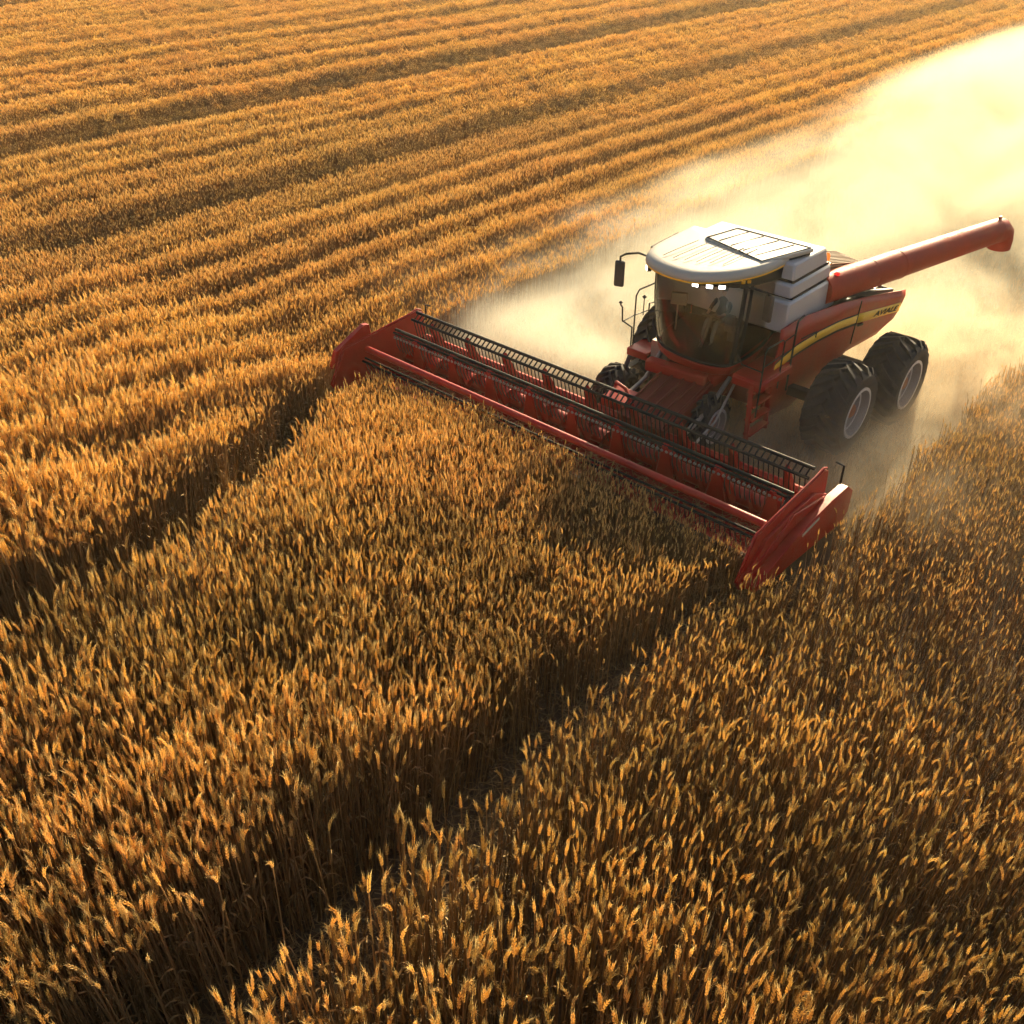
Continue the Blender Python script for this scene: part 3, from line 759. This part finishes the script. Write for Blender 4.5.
# seat, console, steering wheel
g = MB(); g.box((-.18, .32, 2.05), (.46, .46, .13)); g.box((-.40, .32, 2.38), (.13, .46, .62), Matrix.Rotation(-.12, 3, 'Y')); g.box((-.45, .32, 2.76), (.09, .26, .17)); g.box((-.18, .32, 1.87), (.28, .28, .26))
g.build('seat', M['seat'], cab, bevel=.05)
g = MB(); g.box((-.05, .72, 2.2), (.6, .2, .16)); g.box((-.1, .72, 1.95), (.4, .18, .36)); g.box((.2, .72, 2.36), (.12, .2, .2)); g.build('console', M['charcoal'], cab, bevel=.03)
g = MB(); g.tube([(.55, .32, 1.78), (.36, .32, 2.1), (.24, .32, 2.30)], .04, 8)
ax = Vector((-.5, 0, .86)); g.tube([Vector((.22, .32, 2.32)) + (ax.orthogonal().normalized() * math.cos(a) + ax.cross(ax.orthogonal()).normalized() * math.sin(a)) * .19 for a in np.linspace(0, 6.283, 25)], .018, 6)
for a in (0, 2.1, 4.2): g.tube([(.22, .32, 2.30), Vector((.22, .32, 2.32)) + (ax.orthogonal().normalized() * math.cos(a) + ax.cross(ax.orthogonal()).normalized() * math.sin(a)) * .19], .012, 5)
g.build('steering_wheel', M['charcoal'], cab)
g = MB(); g.box((.25, -.45, 2.5), (.10, .32, .24), Matrix.Rotation(.4, 3, 'Z')); g.tube([(.2, -.5, 1.8), (.2, -.5, 2.4)], .02, 6); g.build('monitor', M['beige'], cab, bevel=.02)

# ---- platforms, ladders, rails
g = MB(); g.box((.33, 1.62, 1.64), (1.15, .62, .07)); g.box((.33, 1.93, 1.55), (1.15, .05, .16)); g.box((.90, 1.62, 1.55), (.05, .62, .16))
g.build('platform', M['red'], root, bevel=.02)
def ladder(a0, a1, b0, b1, n, mat, mat2, rr=.025):
    g = MB(); g.beam(a0, a1, .05, .09, up=(0, 1, 0)); g.beam(b0, b1, .05, .09, up=(0, 1, 0)); l_ = g.build('ladder', mat, root, bevel=.008)
    for i in range(n):
        t = (i + .5) / n; p, q = Vector(a0).lerp(Vector(a1), t), Vector(b0).lerp(Vector(b1), t)
        r_ = MB(); r_.beam(p, q, .16, .045); r_.build('rung', mat2, l_, bevel=.008)
ladder((.92, 1.75, 1.56), (1.22, 1.95, .55), (.22, 1.75, 1.56), (.50, 1.95, .55), 4, M['red_dusty'], M['orange'])
g = MB()
def rail(pts, r=.017): g.tube(pts, r, 6)
# left rails
rail([(.92, 1.92, .9), (.92, 1.92, 2.28), (.86, 1.92, 2.36), (.3, 1.92, 2.34), (.2, 1.92, 2.28), (.2, 1.92, 1.3)])
rail([(-.2, 1.92, 1.1), (-.2, 1.92, 2.45), (-.26, 1.9, 2.53), (-.60, 1.85, 2.52)], .02)
rail([(.92, 1.92, 2.0), (-.2, 1.92, 2.0)], .014); rail([(.2, 1.92, 2.28), (-.2, 1.92, 2.30)], .014)
rail([(.92, 1.92, 1.9), (.97, 1.5, 1.95), (.97, 1.35, 2.2)], .014)
rail([(-.5, 1.92, 2.1), (-.95, 2.0, 2.12), (-.95, 2.0, 2.0)], .014)
g.build('handrail', M['black'], root)
g = MB()   # right side platform and rails
g.box((.15, -1.05, 1.30), (1.15, .5, .07)); g.box((.70, -1.05, 1.24), (.05, .5, .14)); g.build('platform', M['red'], root, bevel=.02)
ladder((.58, -1.24, 1.28), (.92, -1.34, .45), (-.12, -1.24, 1.28), (.22, -1.34, .45), 3, M['charcoal'], M['beige'])
g = MB()
rail([(.62, -1.28, 1.32), (.62, -1.28, 1.75), (.95, -1.3, 2.0), (.98, -1.3, 2.3), (1.05, -1.3, 2.38)])
rail([(.55, -1.28, 1.3), (.55, -1.28, 2.42), (.45, -1.28, 2.52), (-.1, -1.28, 2.5), (-.3, -1.2, 2.5)])
rail([(.05, -1.28, 1.32), (.05, -1.28, 2.1), (-.15, -1.2, 2.1)])
rail([(.95, -1.3, 1.98), (.55, -1.28, 2.0), (.05, -1.28, 1.95)], .013)
rail([(.25, -1.28, 1.9), (.25, -1.28, 2.3)], .012)
g.lathe([(0, -.04), (.045, 0), (0, .04)], (1.05, -1.3, 2.42), (0, 0, 1), 8); g.lathe([(0, -.05), (.05, 0), (0, .05)], (.25, -1.28, 2.3), (0, 0, 1), 8)
g.build('handrail', M['black'], root)

# ---- feeder house and cross members under the cab
g = MB()
g.hexa([(.3, -.25, .95), (2.55, -.15, .42), (2.55, .95, .42), (.3, .95, .95), (.3, -.25, 1.5), (2.55, -.15, .95), (2.55, .95, .95), (.3, .95, 1.5)])
for i in range(5):
    Y = -.12 + i * .25; g.beam((.5, Y, 1.47), (2.5, Y, .985), .05, .05)
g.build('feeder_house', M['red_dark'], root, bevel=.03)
g = MB(); g.box((1.02, .15, 1.36), (.26, 1.35, .24), Matrix.Rotation(.08, 3, 'Z')); g.beam((.95, .85, 1.35), (.2, 1.0, 1.45), .2, .22); g.build('cross_member', M['red_dusty'], root, bevel=.04)
g = MB(); g.tube([(.6, -.5, 1.5), (1.2, -.45, 1.1), (2.3, -.4, .9)], .05, 7); g.tube([(.6, 1.1, 1.4), (1.4, 1.15, 1.0), (2.4, 1.15, .75)], .05, 7); g.tube([(.7, 1.3, 1.45), (1.6, 1.45, .95), (2.4, 1.5, .8)], .03, 6)
g.box((.4, -.55, 1.45), (.5, .4, .4)); g.build('hydraulic_ram', M['steel'], root, bevel=.01)
g = MB(); g.hexa([(1.75, -.75, .8), (2.35, -.75, .8), (2.35, -.1, .8), (1.75, -.1, .8), (1.85, -.7, 1.12), (2.3, -.7, 1.05), (2.3, -.15, 1.05), (1.85, -.15, 1.12)]); g.tube([(1.8, -.75, 1.05), (2.0, -.6, 1.25), (2.1, -.3, 1.25), (2.2, -.1, 1.05)], .04, 7)
g.build('header_coupler', M['red'], root, bevel=.04)

# ---- header
YL, YR = 4.08, -5.62      # driver's left (near the camera) and right ends
g = MB()
sect = [(2.35, .30), (2.35, .86), (2.45, .90), (2.55, .86), (2.52, .52), (2.7, .36), (3.2, .30), (3.9, .36), (4.15, .44), (4.2, .40), (3.9, .28), (3.0, .2)]
g.loft([[(a, YR, b) for a, b in sect], [(a, YL, b) for a, b in sect]])
g.beam((2.33, YR, .62), (2.33, YL, .62), .14, .14)
for i in range(34):
    Y = YR + (YL - YR) * (i + .5) / 34; g.beam((2.57, Y, .84), (2.535, Y, .52), .03, .03, up=(0, 1, 0))
header = g.build('header', M['red_dusty'], root, smooth=30)
# intake auger with helical flights
g = MB(); g.tube([(2.98, YR + .05, .62), (2.98, YL - .05, .62)], .15, 16)
for (ya, yb, hand) in ((YR + .1, .1, 1), (.7, YL - .1, -1)):
    n_ = int((yb - ya) / .5 * 14); vs = []
    for i in range(n_ + 1):
        a = hand * i / 14 * 2 * math.pi; yy = ya + (yb - ya) * i / n_
        for r_ in (.14, .27): vs.append((2.98 + math.cos(a) * r_, yy, .62 + math.sin(a) * r_))
    g.add(vs, [(2 * i, 2 * i + 1, 2 * i + 3, 2 * i + 2) for i in range(n_)])
g.build('intake_auger', M['red'], header, smooth=60)
# reel bars
def bar(name, X, z, mat, r, y0=YR + .08, y1=YL - .08, boxy=None):
    g = MB()
    if boxy: g.beam((X, y0, z), (X, y1, z), *boxy)
    else: g.tube([(X, y0 + (y1 - y0) * i / 8, z) for i in range(9)], r, 10)
    return g.build(name, mat, header, smooth=50)
bar('reel_bar', 2.72, 1.52, M['black'], .034)
bar('reel_bar', 2.88, 1.405, M['black'], .030)
bar('reel_bar', 3.36, 1.33, M['black'], .036)
bar('reel_bar', 3.42, 1.275, M['black'], .028)
bar('reel_tube', 4.20, 1.17, M['red'], .068)
bar('reel_bar', 4.33, .93, M['black'], .026)
bar('reel_bar', 4.26, .98, M['black'], .022)
# small links between the paired bars
g = MB()
for i in range(80):
    Y = YR + .15 + (YL - YR - .3) * i / 79
    g.beam((2.72, Y, 1.52), (2.88, Y, 1.405), .022, .022)
o = g.build('bar_links', M['black'], header); tag(o, kind='stuff')
# tines: the curtain below the rear bars one by one, the others as one mass
mt = None
for i in range(98):
    Y = YR + .14 + (YL - YR - .28) * i / 97
    if mt is None:
        g = MB(); g.tube([(0, 0, 0), (-.06, 0, -.25), (-.12, 0, -.5), (-.11, 0, -.56)], .0115, 5); o = g.build('tine', M['black'], header); mt = o
    else:
        o = mt.copy(); col.objects.link(o); o.parent = header
    o.location = (2.88, Y, 1.40)
g = MB()
for i in range(98):
    Y = YR + .14 + (YL - YR - .28) * i / 97
    g.tube([(3.43, Y, 1.25), (3.40, Y, 1.0), (3.32, Y, .82)], .011, 4)
    g.tube([(4.31, Y, .94), (4.26, Y, .74), (4.20, Y, .6)], .010, 4)
o = g.build('lower_tines', M['charcoal'], header); tag(o, kind='stuff')
g = MB()
for i in range(98):
    Y = YR + .12 + (YL - YR - .28) * i / 97; g.lathe([(0, 0), (.03, 0), (.035, .02), (.02, .04), (0, .045)], (3.42, Y, 1.17), (.6, 0, .8), 6)
o = g.build('bar_clips', M['steel'], header); tag(o, kind='stuff')
# brackets: rear posts and A shaped reel arms
post = arm = None
for i in range(9):
    Y = YR + (YL - YR) * (i + .62) / 9.1
    if post is None:
        g = MB(); g.hexa([(2.45, -.10, .80), (2.62, -.10, .80), (2.62, .10, .80), (2.45, .10, .80), (2.80, -.028, 1.46), (2.90, -.028, 1.40), (2.90, .028, 1.40), (2.80, .028, 1.46)])
        post = o = g.build('reel_post', M['red'], header, bevel=.012)
    else: o = post.copy(); col.objects.link(o); o.parent = header
    o.location = (0, Y, 0)
    if arm is None:
        g = MB()
        for s in (-1, 1):
            g.hexa([(3.05, s * .24 - .035, .60), (3.25, s * .24 - .035, .56), (3.25, s * .24 + .035, .56), (3.05, s * .24 + .035, .60), (3.36, s * .03 - .03, 1.34), (3.46, s * .03 - .03, 1.28), (3.46, s * .03 + .03, 1.28), (3.36, s * .03 + .03, 1.34)])
        g.hexa([(3.32, -.22, .50), (3.36, -.22, .50), (3.36, .22, .50), (3.32, .22, .50), (3.40, -.06, 1.24), (3.44, -.06, 1.24), (3.44, .06, 1.24), (3.40, .06, 1.24)])
        arm = o = g.build('reel_arm', M['red'], header, bevel=.012)
    else: o = arm.copy(); col.objects.link(o); o.parent = header
    o.location = (0, Y + .12, 0)
# cutter bar
g = MB(); g.beam((4.22, YR, .44), (4.22, YL, .44), .09, .04)
for i in range(120):
    Y = YR + .05 + (YL - YR - .1) * i / 119; g.hexa([(4.2, Y - .02, .42), (4.42, Y - .004, .44), (4.42, Y + .004, .44), (4.2, Y + .02, .42), (4.2, Y - .02, .46), (4.4, Y - .004, .45), (4.4, Y + .004, .45), (4.2, Y + .02, .46)])
g.build('cutter_bar', M['black'], header)
# end dividers: layered side plates with a pointed nose
def divider(Y, s, label):
    pl = [(2.42, 1.08), (2.46, 1.42), (2.62, 1.51), (2.85, 1.47), (4.72, 1.30), (5.14, .62), (5.0, .40), (2.42, .25)]
    g = MB(); g.prism([(a, Y, b) for a, b in pl], (0, s * .06, 0))
    # raised ridges and a second, bulged skin
    p2 = [(2.45, .98), (2.95, 1.22), (3.7, 1.22), (4.5, 1.12), (5.02, .62), (5.0, .46), (2.45, .34)]
    g.prism([(a, Y + s * .06, b) for a, b in p2], (0, s * .06, 0))
    p3 = [(1.75, .78), (2.0, .98), (2.6, .98), (3.6, .88), (4.92, .54), (4.95, .44), (4.2, .34), (2.0, .2), (1.75, .35)]
    if s > 0: g.prism([(a, Y + s * .12, b) for a, b in p3], (0, s * .16, 0))
    else: g.prism([(5.05, Y - .16, .95), (3.9, Y - .16, 1.1), (3.98, Y - .16, 1.62), (4.12, Y - .16, 1.64), (4.9, Y - .16, 1.30)], (0, .12, 0))
    g.tube([(2.5, Y + s * .03, 1.48), (2.64, Y + s * .03, 1.54), (2.85, Y + s * .03, 1.49), (4.70, Y + s * .03, 1.32), (4.78, Y + s * .03, 1.27), (5.14, Y + s * .03, .64)], .022, 8)
    g.tube([(2.6, Y + s * .13, 1.0), (3.7, Y + s * .13, 1.18), (4.9, Y + s * .13, .70)], .025, 6)
    d = g.build('end_divider', M['red'], header, bevel=.01, smooth=25)
    if label: d['label'] = label
    k = MB(); k.beam((3.0, Y + s * .285, .84), (3.55, Y + s * .285, .78), .012, .05); k.build('decal', M['white'], d)
    k = MB(); k.tube([(2.2, Y + s * .2, 1.1), (2.2, Y + s * .2, 1.45), (2.2, Y + s * .05, 1.47)], .02, 6); k.build('bracket', M['black'], d)
    return d
divider(YL, 1, None); divider(YR, -1, None)
g = MB(); g.tube([(3.4, YL - .12, 1.3), (3.6, YL - .14, 1.1), (3.5, YL - .16, .8)], .03, 6); g.build('hose', M['black'], header)

# ------------------------------------------------------------------ driver
def person():
    P = [(-.16, .32, 2.28), (-.24, .32, 2.46), (-.28, .32, 2.64), (-.29, .32, 2.76), (-.26, .32, 2.84), (-.22, .32, 2.93), (-.21, .32, 3.04)]
    Rr = [(.15, .12), (.13, .11), (.15, .11), (.13, .09), (.05, .05), (.075, .075), (.085, .08)]
    E_ = [(i, i + 1) for i in range(6)]
    def chain(root_i, pts, rs):
        k = root_i
        for p, r_ in zip(pts, rs):
            P.append(p); Rr.append((r_, r_)); E_.append((k, len(P) - 1)); k = len(P) - 1
        return k
    for s in (-1, 1):
        hand = chain(3, [(-.28, .32 + s * .18, 2.72), (-.10, .32 + s * .24, 2.52), (.12, .32 + s * .18, 2.46), (.20, .32 + s * .15, 2.47)], [.065, .05, .038, .032])
        for j in range(5):   # fingers closing over the wheel rim
            o_ = (j - 2) * .016
            chain(hand, [(.235, .32 + s * .14 + o_, 2.475 - abs(j - 2) * .004), (.265, .32 + s * .135 + o_ * 1.1, 2.455)], [.010, .008])
        chain(0, [(-.10, .32 + s * .09, 2.29), (.22, .32 + s * .13, 2.30), (.34, .32 + s * .13, 1.98), (.34, .32 + s * .13, 1.83), (.47, .32 + s * .14, 1.80)], [.095, .068, .052, .04, .035])
    me = bpy.data.meshes.new('person'); me.from_pydata(P, E_, []); me.skin_vertices.new() if hasattr(me.skin_vertices, 'new') else None
    o = bpy.data.objects.new('person', me); col.objects.link(o)
    md = o.modifiers.new('skin', 'SKIN')
    if not me.skin_vertices:
        bm = bmesh.new(); bm.from_mesh(me); bm.verts.layers.skin.verify(); bm.to_mesh(me); bm.free()
    for v, r_ in zip(me.skin_vertices[0].data, Rr): v.radius = r_
    me.skin_vertices[0].data[0].use_root = True
    sub = o.modifiers.new('sub', 'SUBSURF'); sub.levels = 1; sub.render_levels = 1
    dg = bpy.context.evaluated_depsgraph_get(); me2 = bpy.data.meshes.new_from_object(o.evaluated_get(dg))
    o.modifiers.clear(); o.data = me2
    for k in ('skin', 'shirt', 'trousers'): me2.materials.append(M[k])
    for p in me2.polygons:
        c = p.center
        if c.z > 2.82: p.material_index = 0
        elif c.x > .02 and c.z > 2.38: p.material_index = 0
        elif c.z < 2.34 : p.material_index = 2
        else: p.material_index = 1
        p.use_smooth = True
    h = MB(); h.lathe([(.0, .115), (.05, .105), (.085, .06), (.094, .0), (.09, -.05), (.07, -.09)], (-.225, .32, 3.04), (-.25, 0, 1), 18); 
    hh = h.build('hair', M['hair'], o)
    f = MB()
    for s in (-1, 1):
        f.lathe([(0, -.012), (.010, -.006), (.012, 0), (.010, .006), (0, .012)], (-.138, .32 + s * .03, 3.03), (1, 0, 0), 8)
        f.lathe([(0, -.012), (.02, 0), (0, .012)], (-.215, .32 + s * .086, 3.02), (0, 1, 0), 8)
    f.hexa([(-.135, .305, 2.985), (-.108, .312, 2.985), (-.108, .328, 2.985), (-.135, .335, 2.985), (-.138, .312, 3.03), (-.13, .316, 3.03), (-.13, .324, 3.03), (-.138, .328, 3.03)])
    f.box((-.136, .32, 2.955), (.012, .05, .012)); f.build('face', M['skin'], o)
    k_ = .83; px, py = to_world(-.16 * (1 - k_) + .05, .32 * (1 - k_)); o.scale = (k_, k_, k_)
    o.location = (px, py, 1.75 * (1 - k_)); o.rotation_euler = (0, 0, YAW)
    tag(o, 'driver in a dark shirt and grey trousers seated at the wheel in the cab', 'person')
person()

# ------------------------------------------------------------------ dust raised by the machine
def dust(name, lbl, box0, box1, dens, colr, aniso, edges, hgt, nscale, step, thr=(.35, .75), near_h=1., hump=False):
    """edges: (x_back0, x_back1, x_front0, x_front1, y_a0, y_a1, y_b0, y_b1); hgt: (h at X=0, growth per metre back, max)"""
    g = MB(); (a, b, c), (d, e, f) = box0, box1
    g.hexa([(a, b, c), (d, b, c), (d, e, c), (a, e, c), (a, b, f), (d, b, f), (d, e, f), (a, e, f)])
    m, n, l, bs, out = newmat(name); n.remove(bs)
    tc = n.new('ShaderNodeTexCoord'); mp = n.new('ShaderNodeMapping'); mp.inputs['Scale'].default_value = (.55, 1.0, 1.25)
    l.new(tc.outputs['Object'], mp.inputs[0])
    nz = noise(n, l, nscale, 4, .62, vec=mp.outputs[0], distort=.6)
    nb = noise(n, l, nscale * .3, 2, .5, vec=mp.outputs[0])
    sp = n.new('ShaderNodeSeparateXYZ'); l.new(tc.outputs['Object'], sp.inputs[0])
    def mt_(op, *a):
        q = n.new('ShaderNodeMath'); q.operation = op
        for i, v in enumerate(a):
            if isinstance(v, bpy.types.NodeSocket): l.new(v, q.inputs[i])
            else: q.inputs[i].default_value = v
        return q.outputs[0]
    def ss(v, p, q_, t0=0., t1=1.):
        r = n.new('ShaderNodeMapRange'); r.interpolation_type = 'SMOOTHSTEP'; l.new(v, r.inputs[0])
        for i, val in ((1, p), (2, q_), (3, t0), (4, t1)):
            if isinstance(val, bpy.types.NodeSocket): l.new(val, r.inputs[i])
            else: r.inputs[i].default_value = val
        return r.outputs[0]
    wob = mt_('MULTIPLY', mt_('SUBTRACT', nb, .5), 2.4)
    Xs, Ys, Zs = sp.outputs[0], mt_('ADD', sp.outputs[1], wob), sp.outputs[2]
    if hump: hh = mt_('ADD', ss(Xs, -12., 2., hgt[1], hgt[0]), ss(Xs, -32., -12., hgt[2] - hgt[1], 0.))
    else: hh = mt_('MINIMUM', mt_('ADD', mt_('MULTIPLY', Xs, -hgt[1]), hgt[0]), hgt[2])
    hh = mt_('MAXIMUM', mt_('MULTIPLY', hh, mt_('ADD', .55, mt_('MULTIPLY', nb, .9))), .15)
    if hump: hh = mt_('MULTIPLY', hh, mt_('MULTIPLY', ss(sp.outputs[1], -9.5, -5.0, .55, 1.), ss(Xs, .5, 2.2, 1., .4)))
    hh = mt_('MULTIPLY', hh, mt_('MAXIMUM', ss(sp.outputs[1], -1.2 if hump else .3, .6 if hump else 2.2, 1., ss(Xs, -5., -2., .42, near_h) if hump else near_h), ss(Xs, -16., -10., 1., 0.)))
    zf = ss(mt_('DIVIDE', Zs, hh), .05, 1.05, 1., 0.)
    v = mt_('MULTIPLY', ss(Xs, edges[0], edges[1]), ss(Xs, edges[2], edges[3], 1., 0.))
    v = mt_('MULTIPLY', v, mt_('MULTIPLY', ss(Ys, edges[4], edges[5]), ss(Ys, edges[6], edges[7], 1., 0.)))
    v = mt_('MULTIPLY', mt_('MULTIPLY', v, zf), ss(nz, thr[0], thr[1], .25, 1.5))
    v = mt_('MULTIPLY', v, dens)
    pv = n.new('ShaderNodeVolumePrincipled'); pv.inputs['Color'].default_value = (*colr, 1); pv.inputs['Anisotropy'].default_value = aniso
    l.new(v, pv.inputs['Density']); l.new(pv.outputs[0], out.inputs['Volume'])
    m.cycles.volume_step_rate = step
    o = g.build(name, m, None, smooth=0)
    o.location = (OG[0], OG[1], 0); o.rotation_euler = (0, 0, YAW)
    return tag(o, lbl, 'dust', kind='stuff')
dust('dust_cloud', 'bright cream dust plume trailing behind the combine harvester to the upper right', (-62, -10, .02), (2.2, 7.5, 6.0), 0.8, (.98, .92, .74), .22,
     (-60, -50, -.5, 2.2, -10.4, -6.6, 3.0, 6.4), (1.05, 2.4, 3.7), .42, .3, near_h=.6, hump=True)
dust('dust_cloud', 'low brown dust swirling round the rear tyres and the near end of the header', (-10, .3, .015), (4.4, 10.5, 2.6), .85, (.96, .82, .60), .35,
     (-9.5, -6.0, .6, 3.2, .5, 1.8, 4.6, 9.0), (1.15, .06, 1.7), .9, .35)

dust('dust_cloud', 'pale low dust hanging behind the far half of the header beside the cab', (-10, -11, .015), (2.6, .4, 2.4), 1.0, (.985, .945, .84), .25,
     (-9, -5, .3, 2.2, -9.8, -6.9, -2.2, -.7), (1.15, .08, 1.9), .6, .4)

# ------------------------------------------------------------------ golden evening air
def haze():
    g = MB(); g.box((0, 52, 5.0), (190, 150, 12.4))
    m, n, l, b, o = newmat('haze'); n.remove(b)
    v = n.new('ShaderNodeVolumePrincipled'); v.inputs['Color'].default_value = (1.0, .90, .68, 1); v.inputs['Density'].default_value = .0006; v.inputs['Anisotropy'].default_value = .5
    l.new(v.outputs[0], o.inputs['Volume'])
    tag(g.build('haze', m, smooth=0), 'warm golden evening air over the whole field', 'haze', kind='stuff')
haze()
